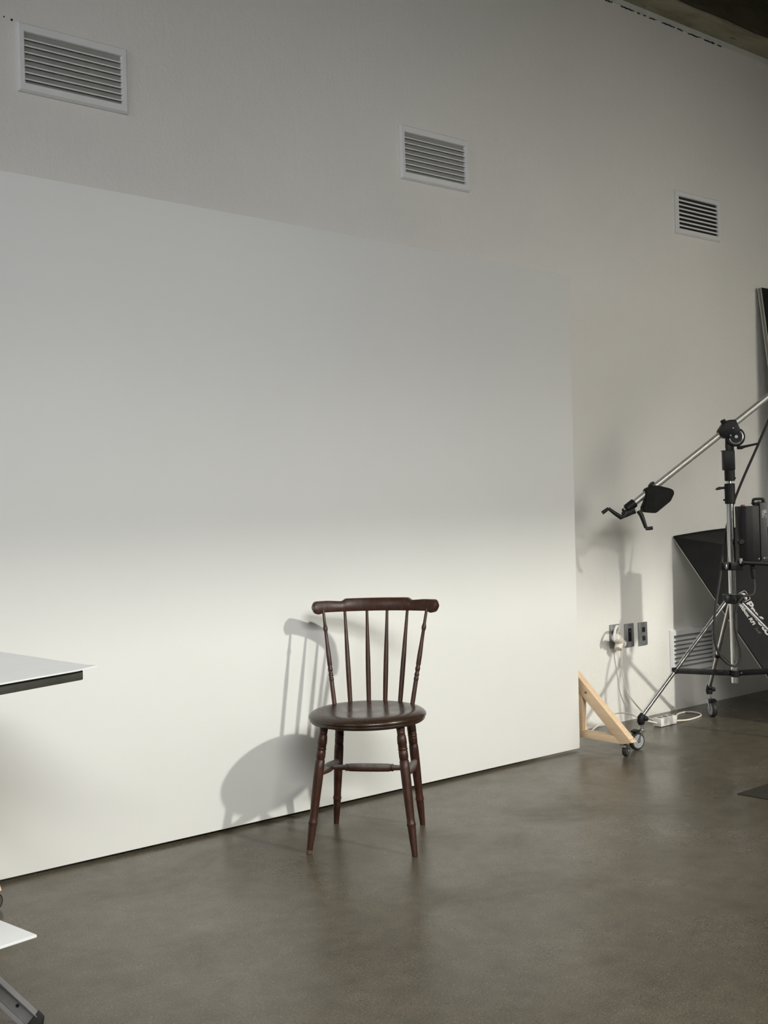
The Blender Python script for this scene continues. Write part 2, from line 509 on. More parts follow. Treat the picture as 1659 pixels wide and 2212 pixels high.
# ------------------------------------------------------------------ wall vents
def vent(x0, z0, label, chord, tilt, backing, drop=0.0, lip=.0048):
    W, H = 0.416, 0.246
    t = thing('wall_vent', label, 'vent', (x0, WY, z0), math.radians(0), 'white louvred vents on the back wall')
    t.rotation_euler = (0, drop, 0)
    b = NB()
    ix0, ix1, iz0, iz1 = .022, W - .022, .030, H - .032
    D, cb = .016, .007
    def ring(xa, xb, za, zb, y): return [b.verts.new(q) for q in ((xa, y, za), (xb, y, za), (xb, y, zb), (xa, y, zb))]
    R = [ring(0, W, 0, H, 0), ring(0, W, 0, H, -.006), ring(cb, W - cb, cb, H - cb, -D), ring(ix0, ix1, iz0, iz1, -D),
         ring(ix0 + .004, ix1 - .004, iz0 + .002, iz1 - .002, -D + .006), ring(ix0 + .004, ix1 - .004, iz0 + .002, iz1 - .002, 0)]
    for a, c in zip(R, R[1:]):
        for k in range(4): b.faces.new((a[k], a[(k + 1) % 4], c[(k + 1) % 4], c[k]))
    obj('frame', b, M_vent, t, smooth=False)
    b = NB()
    bx(b, ((ix0 + ix1) / 2, -.0012, (iz0 + iz1) / 2), (ix1 - ix0 + .006, .002, iz1 - iz0 + .006))
    obj('backing', b, backing, t, smooth=False)
    n = 7
    pitch = (iz1 - iz0) / (n + .75)
    me = None
    for i in range(n):
        z = iz0 + pitch * (i + .62)
        if me is None:
            b = NB()
            L = ix1 - ix0 - .004
            a = math.radians(tilt)
            dy, dz = math.cos(a) * chord, math.sin(a) * chord
            # front lip and a blade that rises towards the wall
            prism(b, [(-L / 2, -.0140, -.0020), (-L / 2, -.0140, lip - .002), (-L / 2, -.0122, lip - .0018), (-L / 2, -.0122 + min(dy, .0105), lip - .0018 + dz),
                      (-L / 2, -.0122 + min(dy, .0105), .0014 + dz), (-L / 2, -.0122, .0006), (-L / 2, -.0122, -.0020)], (L, 0, 0))
            o = obj('slat', b, M_vent, t, smooth=False)
            me = o.data
        else:
            o = bpy.data.objects.new('slat', me); COL.objects.link(o); o.parent = t
        o.location = ((ix0 + ix1) / 2, 0, z)
    return t


vent(1.383, 2.671, 'largest white louvred vent, high on the wall at the far left', .0115, 28, M_ventgrey, .004)
vent(3.113, 2.648, 'white louvred vent high on the wall above the middle of the panel', .0115, 28, M_ventgrey)
vent(5.106, 2.667, 'high white vent with black gaps between its slats, farthest right', .004, 8, M_dark, lip=.0095)
vent(4.940, 0.200, 'white vent low on the wall beside the softbox, behind the chrome stand leg', .0115, 40, M_ventgrey)

# ------------------------------------------------------------------ big white panel on castored braces
pn = thing('backdrop_panel', 'large white rolling panel with pine end braces standing behind the chair', 'panel', (0, 0, 0))
b = NB()
P = [(1.074, 3.5157, .012), (3.852, 3.479, .012), (3.8795, 3.479, 2.238), (1.10, 3.5153, 2.2965)]
prism_bev(b, P, (0.0005, 0.036, 0), .0025)
obj('board', b, M_panel, pn)


def caster(parent, piv, wheel_r, wheel_w, trail, htop, hub, plate=True, stem=0.0, brake=False, name='caster_fork'):
    """piv: point on the floor below the swivel; trail: horizontal vector swivel -> wheel axle"""
    piv = Vector(piv); tr = Vector(trail)
    ax = Vector((-tr.y, tr.x, 0)).normalized()
    wc = piv + tr + Vector((0, 0, wheel_r))
    d = tr.normalized()
    b = NB()
    top = piv + Vector((0, 0, htop))
    if plate:
        bx(b, top - Vector((0, 0, .002)), (.034, .034, .004), Matrix.Rotation(math.atan2(d.y, d.x), 3, 'Z'))
    cyl(b, top - Vector((0, 0, .012)), top - Vector((0, 0, .002)), .012, 16, .002)
    if stem: cyl(b, top - Vector((0, 0, .004)), top + Vector((0, 0, stem)), .007, 14)
    for s in (-1, 1):
        o = ax * (s * (wheel_w / 2 + .003))
        up = top - Vector((0, 0, .010))
        prism(b, [up + o - d * .013, up + o + d * .016, wc + o + d * .008 + Vector((0, 0, .004)), wc + o + d * .004 - Vector((0, 0, .007)),
                  wc + o - d * .007 - Vector((0, 0, .004)), wc + o - d * .010 + Vector((0, 0, wheel_r * .5))], ax * (s * .0018))
    bx(b, top - Vector((0, 0, .011)), (.029, wheel_w + .009, .003), Matrix.Rotation(math.atan2(d.y, d.x), 3, 'Z'))
    cyl(b, wc - ax * (wheel_w / 2 + .007), wc + ax * (wheel_w / 2 + .007), .0042, 10)
    fk = obj(name, b, M_steel, parent)
    b = NB()
    hw = wheel_w / 2
    turned(b, wc - ax * hw, wc + ax * hw, [(0, wheel_r * .80), (.05, wheel_r * .93), (.2, wheel_r), (.8, wheel_r), (.95, wheel_r * .93), (1, wheel_r * .80)], 28)
    sub = fk if parent.parent is None else parent
    obj('caster_wheel', b, M_rubber, sub)
    b = NB()
    turned(b, wc - ax * (hw + .0012), wc + ax * (hw + .0012), [(0, wheel_r * .25), (.03, wheel_r * .77), (.97, wheel_r * .77), (1, wheel_r * .25)], 24)
    obj('wheel_hub', b, hub, sub)
    if brake:
        b = NB()
        c = top + d * (trail.length + .006) - Vector((0, 0, .013))
        bx(b, c, (.026, wheel_w + .012, .010), Matrix.Rotation(math.atan2(d.y, d.x), 3, 'Z') @ Matrix.Rotation(.25, 3, 'Y'), .002)
        obj('brake_tab', b, M_black, sub)
    return fk


def brace(x0, x1, y0, yt, marks):
    """pine A-brace: upright at the panel edge, foot rail, sloping strut, caster under the tip"""
    w = x1 - x0
    b = NB(); prism_bev(b, [(x0 + .003, y0 - .022, .088), (x0 + .003, y0 + .03, .088), (x0 + .003, y0 + .03, .33), (x0 + .003, y0 - .022, .30)], (w - .006, 0, 0), .0012)
    obj('upright', b, M_pine, pn)
    b = NB(); prism_bev(b, [(x0, y0 + .03, .056), (x0, y0 + .03, .090), (x0, yt + .085, .090), (x0, yt + .05, .060)], (w, 0, 0), .0012)
    obj('foot_rail', b, M_pine, pn)
    b = NB(); prism_bev(b, [(x0 - .001, yt, .074), (x0 - .001, yt + .066, .058), (x0 - .001, y0 + .004, .279), (x0 - .001, y0 + .03, .312), (x0 - .001, y0 + .03, .362), (x0 - .001, y0 + .016, .362)], (w + .002, 0, 0), .0012)
    st = obj('sloping_strut', b, M_pine, pn)
    if marks:
        b = NB()
        t = bmesh.new()
        bmesh.ops.create_circle(t, cap_ends=True, segments=16, radius=.0058)
        me = bpy.data.meshes.new('k'); t.to_mesh(me); t.free(); b.from_mesh(me); bpy.data.meshes.remove(me)
        bmesh.ops.transform(b, matrix=Matrix.Translation((x0 - .0014, y0 - .050, .272)) @ Matrix.Rotation(-PI / 2, 4, 'Y') @ Matrix.Scale(1.25, 4, (0, 1, 0)), verts=b.verts)
        r = bmesh.ops.extrude_face_region(b, geom=list(b.faces)); bmesh.ops.translate(b, vec=(.0012, 0, 0), verts=[v for v in r['geom'] if isinstance(v, bmesh.types.BMVert)])
        obj('knot', b, M_knot, st)
        a = math.atan2(.362 - .074, y0 + .016 - yt)
        for fx in (.25, .72):
            b = NB()
            c = Vector((x0 + w * fx, yt + .014, .074 + .014 * math.tan(a)))
            nn = Vector((0, -math.sin(a), math.cos(a)))
            cyl(b, c - nn * .002, c + nn * .0006, .0026, 12)
            obj('screw', b, M_steel, st)
    caster(pn, ((x0 + x1) / 2 - .003, yt + .058, 0), .0262, .021, Vector((.0174, .0047, 0)), .0575, M_steel)


brace(3.880, 3.915, 3.508, 3.192, True)
brace(1.0235, 1.0585, 3.508 + .034, 3.226, False)

# ------------------------------------------------------------------ the chair
ch = thing('wooden_chair', 'dark mahogany spindle-back chair with round seat, alone before the white panel', 'chair', (2.3005, 3.0703, 0), math.radians(-47.15))
seat_bm = NB()
prof = [(0, .4515), (.06, .4518), (.11, .4530), (.145, .4555), (.165, .4568), (.178, .4560), (.192, .4525), (.203, .4460), (.2085, .4390), (.2085, .4345),
        (.2055, .4312), (.2035, .4300), (.2035, .4285), (.2045, .4270), (.2035, .4225), (.199, .4180), (.188, .4150), (.15, .4140), (0, .4140)]
SG = 72
rings = []
for r, z in prof:
    if r == 0: rings.append([seat_bm.verts.new((0, .01, z))])
    else: rings.append([seat_bm.verts.new((r * math.cos(2 * PI * k / SG), .01 + r * .985 * math.sin(2 * PI * k / SG), z)) for k in range(SG)])
for a, c in zip(rings, rings[1:]):
    for k in range(SG):
        if len(a) == 1: seat_bm.faces.new((a[0], c[k], c[(k + 1) % SG]))
        elif len(c) == 1: seat_bm.faces.new((a[k], c[0], a[(k + 1) % SG]))
        else: seat_bm.faces.new((a[k], c[k], c[(k + 1) % SG], a[(k + 1) % SG]))
obj('seat', seat_bm, M_seat, ch, sharp=50)

LEG = [(0, .0140), (.02, .0152), (.045, .0142), (.058, .0136), (.066, .0146), (.072, .0128), (.078, .0148), (.11, .0163), (.146, .0165), (.150, .0146), (.156, .0165), (.161, .0146),
       (.167, .0165), (.174, .0146), (.180, .0166), (.192, .0166), (.196, .0144), (.203, .0160), (.254, .0161), (.260, .0142), (.266, .0161), (.272, .0142), (.279, .0164), (.34, .0170),
       (.45, .0166), (.57, .0154), (.68, .0140), (.725, .0136), (.742, .0139), (.756, .0154), (.764, .0157), (.770, .0152), (.778, .0138), (.80, .0137), (.88, .0122), (.97, .0101), (1.0, .0098)]
legs = [((-.133, -.098, .420), (-.181, -.177, 0)), ((.132, -.098, .420), (.181, -.183, 0)), ((-.118, .105, .420), (-.161, .182, 0)), ((.138, .105, .420), (.162, .182, 0))]
for li, (p0, p1) in enumerate(legs):
    b = NB(); turned(b, p0, p1, LEG, 24)
    lg = obj('leg', b, M_wood, ch, sharp=60)
    if li == 0:
        b = NB()
        a, c = Vector(p0), Vector(p1)
        turned(b, a.lerp(c, .972), a.lerp(c, .9995), [(0, .0103), (.5, .0102), (1, .0101)], 20)
        obj('worn_foot', b, M_worn, lg, label='scuffed pale foot of the leg')


def on_leg(i, z):
    a, c = Vector(legs[i][0]), Vector(legs[i][1])
    return a.lerp(c, (a.z - z) / a.z)


SIDE = [(0, .0090), (.1, .0105), (.25, .0135), (.38, .0160), (.5, .0172), (.62, .0160), (.75, .0135), (.9, .0105), (1, .0090)]
mids = []
for f, k in ((0, 2), (1, 3)):
    a, c = on_leg(f, .258), on_leg(k, .243)
    b = NB(); turned(b, a, c, SIDE, 18)
    obj('side_stretcher', b, M_dusty, ch, sharp=60)
    mids.append(a.lerp(c, .5))
b = NB()
turned(b, mids[0], mids[1], [(0, .0074), (.07, .0080), (.205, .0100), (.212, .0132), (.222, .0134), (.228, .0112), (.238, .0136), (.246, .0114), (.254, .0138), (.4, .0146), (.6, .0146), (.746, .0138), (.754, .0114), (.762, .0136),
                            (.772, .0112), (.778, .0134), (.788, .0132), (.795, .0100), (.93, .0080), (1, .0074)], 18)
obj('cross_stretcher', b, M_dusty, ch, sharp=60)

# spindles: two turned outer uprights and four plain swelling ones
OUT = [(1, .0050), (.85, .0058), (.83, .0070), (.812, .0088), (.803, .0080), (.795, .0088), (.78, .0070), (.765, .0060), (.65, .0070), (.52, .0088), (.42, .0088), (.40, .0072), (.388, .0086), (.365, .0090), (.352, .0076),
       (.335, .0070), (.325, .0086), (.305, .0088), (.292, .0072), (.283, .0088), (.262, .0090), (.25, .0078), (.24, .0080), (.1, .0084), (0, .0082)][::-1]
INN = [(0, .0084), (.15, .0090), (.3, .0093), (.45, .0090), (.6, .0080), (.75, .0066), (.9, .0056), (1, .0052)]
spn = [(-.140, .117, -.190, .2, OUT), (.146, .117, .199, .2, OUT), (-.0905, .163, -.1155, .237, INN), (-.025, .186, -.0335, .252, INN), (.036, .186, .0435, .252, INN), (.095, .163, .1225, .237, INN)]
for xb, yb, xt, yt, pr in spn:
    b = NB(); turned(b, (xb, yb, .450), (xt, yt, .790), pr, 16)
    obj('spindle', b, M_wood, ch, sharp=60)

# crest rail: curved board, raised in the middle, with drooping rounded ears
b = NB()
secs = []
n = 96
for i in range(n + 1):
    u = math.sin((-1 + 2 * i / n) * PI / 2) * .35 + (-1 + 2 * i / n) * .65
    x = .005 + .232 * u
    y = .256 - .066 * u * u
    au = abs(u)
    top = .8285 if au < .50 else (.8285 - .0095 * min(1, (au - .50) / .06))
    if au >= .56: top = .819 + .004 * min(1, (au - .56) / .2)
    bot = .7815
    if au > .86: bot -= .0060 * math.sin(min(1, (au - .86) / .06) * PI / 2)
    if au > .92:
        k = (au - .92) / .08
        mid = (top + bot) / 2
        s = (max(0.0, 1 - (k * .97) ** 2.6)) ** .5
        top = mid + (top - mid) * s; bot = mid + (bot - mid) * s
    th_ = .013
    lean = .10
    ang = math.atan2(-2 * .066 * u / .232, 1)
    nx, ny = -math.sin(ang), math.cos(ang)
    ring = []
    h = top - bot
    e = min(.006, h * .3)
    for (d, z) in ((-th_ + .003, bot), (th_ - .003, bot), (th_, bot + e), (th_, top - e), (th_ - .004, top), (-th_ + .003, top), (-th_, top - e), (-th_, bot + e)):
        yy = d + (z - .78) * lean * 2
        ring.append(b.verts.new((x + nx * yy, y + ny * yy, z)))
    secs.append(ring)
for a, c in zip(secs, secs[1:]):
    for k in range(8): b.faces.new((a[k], a[(k + 1) % 8], c[(k + 1) % 8], c[k]))
b.faces.new(secs[0][::-1]); b.faces.new(secs[-1])
obj('crest_rail', b, M_wood, ch, sharp=40)

# ------------------------------------------------------------------ boom stand (u = right, n = away from the camera, z = up)
SO, SR = Vector((4.586, 3.163, 0)), math.radians(-38.07)
stand = thing('boom_stand', 'chrome wheeled tripod stand carrying a slanting silver boom arm', 'light stand', SO, SR)
PU = .031
b = NB(); cyl(b, (PU, 0, .262), (PU, 0, 1.15), .0178, 28, .001)
obj('column', b, M_chrome, stand)
b = NB(); cyl(b, (PU, 0, 1.12), (PU, 0, 1.27), .0125, 24)
obj('inner_column', b, M_chrome, stand)
b = NB()
cyl(b, (PU + .002, 0, 1.137), (PU + .002, 0, 1.237), .0248, 28, .003)
cyl(b, (PU - .022, 0, 1.157), (PU - .030, 0, 1.157), .005, 10)
c_a = obj('locking_collar', b, M_black, stand)
b = NB()
cyl(b, (PU - .02, 0, 1.217), (PU - .038, 0, 1.216), .006, 12)
prism_bev(b, [(-.004, -.004, 1.222), (-.018, -.004, 1.223), (-.032, -.004, 1.217), (-.038, -.004, 1.208), (-.028, -.004, 1.206), (-.012, -.004, 1.208), (-.004, -.004, 1.212)], (0, .008, 0), .0015)
obj('wing_knob', b, M_black, c_a)
b = NB()
cyl(b, (PU + .004, 0, 1.249), (PU + .004, 0, 1.304), .0246, 28, .003)
cyl(b, (PU + .026, 0, 1.262), (PU + .032, 0, 1.262), .005, 10)
bx(b, (PU, 0, 1.350), (.054, .042, .096), None, .004)
bx(b, (PU - .021, 0, 1.397), (.020, .038, .004), None, .001)
obj('boom_socket', b, M_black, stand)
b = NB()
bx(b, (PU + .008, 0, 1.395), (.036, .030, .075), None, .006)
prism_bev(b, [(PU - .012, -.012, 1.41), (PU + .026, -.012, 1.41), (PU + .030, -.012, 1.45), (PU + .02, -.012, 1.47), (PU - .01, -.012, 1.47)], (0, .024, 0), .003)
neck = obj('swivel_neck', b, M_black, stand)
# graduated arc plate and its locking lever
b = NB()
ac = Vector((.063, -.022, 1.463))
arc = [ac + Vector((math.cos(a) * .033, 0, math.sin(a) * .033)) for a in [math.radians(x) for x in range(-165, 62, 12)]]
tube(b, arc, .0052, 8)
obj('arc_rim', b, M_steel, neck, label='pale curved slot plate of the swivel')
b = NB()
arc2 = [ac + Vector((math.cos(a) * .042, .004, math.sin(a) * .042)) for a in [math.radians(x) for x in range(-172, 58, 12)]]
tube(b, arc2, .0058, 8)
cyl(b, ac + Vector((0, -.004, 0)), ac + Vector((0, .040, 0)), .035, 28, .003)
obj('swivel_disc', b, M_black, neck)
b = NB()
tube(b, [(.066, -.034, 1.410), (.085, -.034, 1.409), (.098, -.034, 1.413), (.135, -.034, 1.420), (.166, -.034, 1.426)], [.009, .0095, .007, .0056, .0050], 10)
obj('locking_lever', b, M_black, neck)
b = NB(); cyl(b, (.063, -.032, 1.463), (.063, -.026, 1.463), .0085, 16, .001)
obj('pivot_bolt', b, M_steel, neck)
# the boom
BA, BB = Vector((-.470, 0, 1.131)), Vector((.90, 0, 2.150))
bd = (BB - BA).normalized()
bp = Vector((-bd.z, 0, bd.x))
b = NB(); cyl(b, BA, BB, .0152, 28, .001)
boom = obj('boom_arm', b, M_alu, stand, label='satin silver boom tube slanting up to the right')


def on_boom(u): return BA + bd * ((u - BA.x) / bd.x)


b = NB()
p = on_boom(.028)
prism_bev(b, [p + bd * .058 + bp * .014 + Vector((0, -.028, 0)), p + bd * .030 + bp * .034 + Vector((0, -.028, 0)), p + bd * .004 + bp * .036 + Vector((0, -.028, 0)), p - bd * .040 + bp * .022 + Vector((0, -.028, 0)),
              p - bd * .052 - bp * .002 + Vector((0, -.028, 0)), p - bd * .034 - bp * .030 + Vector((0, -.028, 0)), p + bd * .010 - bp * .048 + Vector((0, -.028, 0)), p + bd * .045 - bp * .040 + Vector((0, -.028, 0))], (0, .056, 0), .006)
cyl(b, p + bp * .03 + bd * .008, p + bp * .050 + bd * .012, .013, 16, .003)
cl = obj('boom_clamp', b, M_black, stand)
for du, dz in ((.020, -.010), (-.012, -.030)):
    b = NB(); cyl(b, p + bd * du + bp * dz + Vector((0, -.031, 0)), p + bd * du + bp * dz + Vector((0, -.026, 0)), .0035, 10)
    obj('clamp_screw', b, M_steel, cl)
# end housing with the two cranks
b = NB()
cyl(b, BA - bd * .006, BA + bd * .046, .0225, 26, .003)
bx(b, BA + Vector((.006, 0, -.022)), (.066, .034, .030), Matrix.Rotation(-math.atan2(bd.z, bd.x) * .55, 3, 'Y'), .006)
cyl(b, BA - bd * .028, BA - bd * .002, .014, 20, .004)
hs = obj('gear_housing', b, M_black, stand)
b = NB()
tube(b, [(-.478, -.006, 1.112), (-.492, -.012, 1.094), (-.506, -.016, 1.088), (-.535, -.018, 1.108), (-.566, -.018, 1.133)], [.011, .011, .012, .010, .008], 12)
tube(b, [(-.566, -.018, 1.134), (-.581, -.018, 1.123), (-.597, -.018, 1.112)], [.0075, .0085, .009], 12)
obj('crank_handle', b, M_blackm, hs)
b = NB()
tube(b, [(-.420, -.018, 1.118), (-.408, -.022, 1.096), (-.397, -.024, 1.062), (-.388, -.024, 1.033)], [.012, .0115, .010, .0085], 12)
tube(b, [(-.389, -.024, 1.030), (-.370, -.024, 1.030), (-.356, -.024, 1.032)], [.0085, .0085, .009], 12)
obj('crank_handle', b, M_blackm, hs)
for q in ((-.489, -.016, 1.128), (-.452, -.018, 1.097), (-.436, -.024, 1.119)):
    b = NB(); cyl(b, Vector(q) + Vector((0, -.006, 0)), Vector(q) + Vector((0, .004, 0)), .0035, 10)
    obj('housing_screw', b, M_steel, hs)
# black counterweight bag under the boom
b = NB()
poly = [(-.384, 1.222), (-.345, 1.240), (-.316, 1.236), (-.262, 1.221), (-.248, 1.211), (-.246, 1.196), (-.264, 1.160), (-.334, 1.106), (-.342, 1.1035), (-.392, 1.110), (-.402, 1.130), (-.385, 1.165)]
prism_bev(b, [(u, -.036, z) for u, z in poly], (0, .072, 0), .007)
cw = obj('counterweight', b, M_bag, stand)
b = NB()
prism_bev(b, [(-.388, -.010, 1.214), (-.362, -.010, 1.236), (-.338, -.010, 1.236), (-.345, -.010, 1.216)], (0, .02, 0), .002)
prism_bev(b, [(-.366, -.008, 1.238), (-.352, -.008, 1.254), (-.338, -.008, 1.259), (-.333, -.008, 1.244), (-.345, -.008, 1.230)], (0, .016, 0), .002)
obj('wing_knob', b, M_black, cw)

# leg spider, legs, braces, casters
b = NB()
cyl(b, (PU, 0, .650), (PU, 0, .697), .0285, 28, .004)
FEET = [Vector((-.480, -.204, 0)), Vector((.060, .534, 0)), Vector((.455, -.328, 0))]
TOPS = []
for ft in FEET:
    d = (ft - Vector((PU, 0, 0))); d.z = 0; d.normalize()
    c = Vector((PU, 0, .672)) + d * .036
    bx(b, c, (.030, .026, .042), Matrix.Rotation(math.atan2(d.y, d.x), 3, 'Z'), .004)
    TOPS.append(Vector((PU, 0, .668)) + d * .036)
bx(b, (PU, 0, .694), (.085, .06, .006), None, .002)
sp = obj('leg_collar', b, M_blackm, stand)
for du, dn in ((.002, -.034), (.047, -.030)):
    b = NB(); cyl(b, (PU + du - .002, dn - .012, .673), (PU + du - .002, dn, .673), .0048, 12)
    obj('collar_rivet', b, M_chrome, sp)
b = NB(); cyl(b, (PU, 0, .292), (PU, 0, .324), .0225, 24, .002)
lowc = obj('brace_collar', b, M_blackm, stand)
for i, (ft, tp) in enumerate(zip(FEET, TOPS)):
    end = Vector((ft.x, ft.y, .150))
    d = (end - tp).normalized()
    b = NB(); cyl(b, tp, end, .0096, 20)
    lg = obj('leg', b, M_chrome, stand)
    b = NB()
    tube(b, [end - d * .014, end + d * .004, end + Vector((0, 0, -.014)) + d * .006, end + Vector((0, 0, -.034))], [.0145, .0165, .0185, .0145], 16)
    bx(b, end + Vector((.020, -.004, -.008)), (.022, .018, .022), None, .005)
    obj('leg_socket', b, M_black, lg)
    if i == 0: tr = Vector((-.030, -.018, 0))
    elif i == 1: tr = Vector((.0042, -.0277, 0))
    else: tr = Vector((.03, .01, 0))
    caster(lg, (ft.x, ft.y, 0), .0415, .026, tr, .101, M_hub, plate=False, stem=.020, brake=(i != 2))
    # flat black brace bar from the lower collar to the leg
    j = tp + (end - tp) * ((tp.z - .350) / (tp.z - end.z))
    a = Vector((PU, 0, .308)); hd = (j - a); L = hd.length; hd.normalize()
    side = Vector((-hd.y, hd.x, 0))
    b = NB()
    bx(b, (a + j) / 2 + side * (-.013 if i != 2 else .013), (L + .02, .005, .028), Matrix.Rotation(math.atan2(hd.y, hd.x), 3, 'Z') @ Matrix.Rotation(-math.asin(hd.z), 3, 'Y'), .002)
    br = obj('brace_bar', b, M_blackm, stand)
    for q in (a + hd * .028, j):
        b = NB(); s = side * (-.013 if i != 2 else .013)
        
        cyl(b, q + s * 1.0 - side * .0050, q + s * 1.0 + side * .0050, .0052, 12)
        obj('rivet', b, M_chrome, br)
    b = NB(); cyl(b, j - d * .012, j + d * .012, .0128, 16, .002)
    obj('leg_clip', b, M_black, lg)

# ------------------------------------------------------------------ flash power pack hung on the column
pk = thing('power_pack', 'black flash power pack clamped upright to the chrome stand column', 'power pack', SO + Vector((math.cos(SR) * .12, math.sin(SR) * .12, 0)), SR)
o0 = -.12
def pu(u): return u + o0
b = NB()
pts = []
for u, n in ((.064, -.02), (.070, -.040), (.090, -.052), (.120, -.056), (.158, -.050), (.158, .05), (.075, .05), (.064, .03)):
    pts.append((pu(u), n, .856))
prism_bev(b, pts, (0, 0, .268), .004)
obj('body', b, M_black, pk)
b = NB()
bx(b, (pu(.176), -.004, .996), (.036, .100, .285), None, .004)
sidep = obj('side_panel', b, M_grey, pk, label='dark grey side panel with small white print')
b = NB()
bx(b, (pu(.115), -.004, .848), (.100, .104, .018), None, .004)
bx(b, (pu(.160), -.010, .846), (.052, .110, .016), None, .004)
cyl(b, (pu(.072), -.052, .852), (pu(.188), -.060, .842), .010, 12)
obj('base_rail', b, M_black, pk)
b = NB()
cyl(b, (pu(.148), -.052, .868), (pu(.148), -.045, .868), .004, 10)
cyl(b, (pu(.172), -.058, .871), (pu(.172), -.050, .871), .0050, 14)
cyl(b, (pu(.183), -.058, .871), (pu(.183), -.050, .871), .0022, 10)
obj('panel_screw', b, M_steel, sidep)
# handle on top
b = NB()
tube(b, catmull([(pu(.140), -.02, 1.128), (pu(.139), -.02, 1.150), (pu(.146), -.02, 1.156), (pu(.165), -.02, 1.157), (pu(.184), -.02, 1.156), (pu(.189), -.02, 1.150), (pu(.188), -.02, 1.130)], 5), .0068, 10)
bx(b, (pu(.165), -.02, 1.137), (.058, .05, .008), None, .002)
obj('handle', b, M_black, pk)
b = NB()
random.seed(3)
q = []
for i in range(10):
    q.append((pu(.147 + .0042 * i), -.024 + random.uniform(-.010, .010), 1.146 + random.uniform(-.008, .006)))
for i in range(0, 8):
    b.faces.new([b.verts.new(q[i]), b.verts.new(q[i + 1]), b.verts.new((q[i + 2][0], q[i + 2][1] + .012, q[i + 2][2] - .009))])
r = bmesh.ops.extrude_face_region(b, geom=list(b.faces)); bmesh.ops.translate(b, vec=(0, .001, .001), verts=[v for v in r['geom'] if isinstance(v, bmesh.types.BMVert)])
obj('foil_tag', b, M_steel, pk, smooth=False, label='crumpled shiny tag in the handle')
b = NB(); cyl(b, (pu(.088), -.02, 1.122), (pu(.088), -.02, 1.131), .0105, 18, .002)
obj('button', b, M_red, pk, label='red button on top')
b = NB(); cyl(b, (pu(.066), -.054, .952), (pu(.066), -.030, .952), .0165, 22, .005)
cyl(b, (pu(.066), -.035, .952), (pu(.066), 0, .952), .009, 14)
obj('knob', b, M_black, pk)
b = NB()
bx(b, (pu(.048), -.002, .832), (.060, .052, .040), None, .004)
bx(b, (pu(-.004), -.002, .832), (.026, .050, .040), None, .003)
bx(b, (pu(.072), -.004, .845), (.03, .04, .02), None, .002)
obj('clamp', b, M_black, pk)
b = NB()
cyl(b, (pu(.066), -.034, .846), (pu(.066), -.034, .872), .0085, 14)
obj('clamp_post', b, M_steel, pk)
b = NB()
cyl(b, (pu(-.006), -.034, .830), (pu(-.006), -.026, .830), .0055, 12)
bx(b, (pu(-.006), -.031, .832), (.005, .010, .022), None, .001)
obj('clamp_bolt', b, M_steel, pk)
b = NB()
cyl(b, (pu(.122), -.026, .842), (pu(.124), -.026, .818), .0115, 16, .001)
cyl(b, (pu(.124), -.026, .820), (pu(.128), -.026, .772), .0145, 18, .002)
obj('plug_connector', b, M_black, pk)


def text(body, size, M4, mt, parent, name, thick=0.0, ext=.0003, xs=1.0):
    c = bpy.data.curves.new(name, 'FONT')
    c.body = body; c.size = size; c.offset = thick; c.extrude = ext
    c.resolution_u = 3
    t = bpy.data.objects.new('tmp_text', c)
    COL.objects.link(t)
    dg = bpy.context.evaluated_depsgraph_get()
    me = bpy.data.meshes.new_from_object(t.evaluated_get(dg))
    bpy.data.objects.remove(t)
    me.name = name
    me.transform(M4 @ Matrix.Scale(xs, 4, (1, 0, 0)))
    me.materials.clear(); me.materials.append(mt)
    o = bpy.data.objects.new(name, me); COL.objects.link(o); o.parent = parent
    return o


# small print on the pack's grey side (runs downwards)
Mt = Matrix.Translation((pu(.1845), -.0545, 1.098)) @ Matrix.Rotation(PI / 2, 4, 'X') @ Matrix.Rotation(-PI / 2, 4, 'Z')
text('CE', .013, Mt @ Matrix.Translation((-.006, -.004, 0)), M_print, sidep, 'print_mark', .0004)
b = NB()
for k, (u, z0, z1) in enumerate(((.1805, 1.073, 1.104), (.1775, 1.078, 1.100), (.1745, 1.070, 1.104), (.1895, 1.062, 1.080), (.1865, 1.062, 1.080), (.1715, 1.066, 1.102), (.1685, 1.066, 1.098))):
    z = z1
    while z > z0:
        L = random.choice((.003, .004, .006))
        bx(b, (pu(u), -.0546, z - L / 2), (.0013, .0008, L))
        z -= L + .0018
obj('small_print', b, M_print, sidep, smooth=False)['kind'] = 'stuff'

# black lamp cable: down from the boom, behind the column, round a loop and up to the pack
CB = [(.242, .02, 1.546), (.183, .03, 1.412), (.113, .045, 1.256), (.061, .06, 1.122), (.030, .055, 1.021), (.002, .03, .908), (-.038, -.03, .774), (-.073, -.075, .662), (-.091, -.09, .56), (-.088, -.09, .47),
      (-.063, -.085, .408), (-.026, -.08, .368), (.010, -.075, .356), (.034, -.07, .378), (.038, -.068, .432), (.024, -.066, .50), (.017, -.064, .58), (.033, -.062, .647), (.066, -.058, .687), (.109, -.050, .694), (.124, -.04, .714), (.129, -.03, .745), (.128, -.026, .774)]
cabt = thing('lamp_cable', 'thick black cable looping from the boom round the stand to the power pack', 'cable', SO, SR)
b = NB(); tube(b, catmull([(.88, .0218, 2.135), (.60, .0218, 1.927), (.42, .0218, 1.793), (.335, .0218, 1.725), (.295, .022, 1.66)] + CB, 6), .0062, 10)
obj('cable', b, M_rubber, cabt)
b = NB(); tube(b, [(.415, .0218, 1.7893), (.425, .0218, 1.7967)], [.0085, .0085], 10)
obj('cable_tie', b, M_black, cabt)

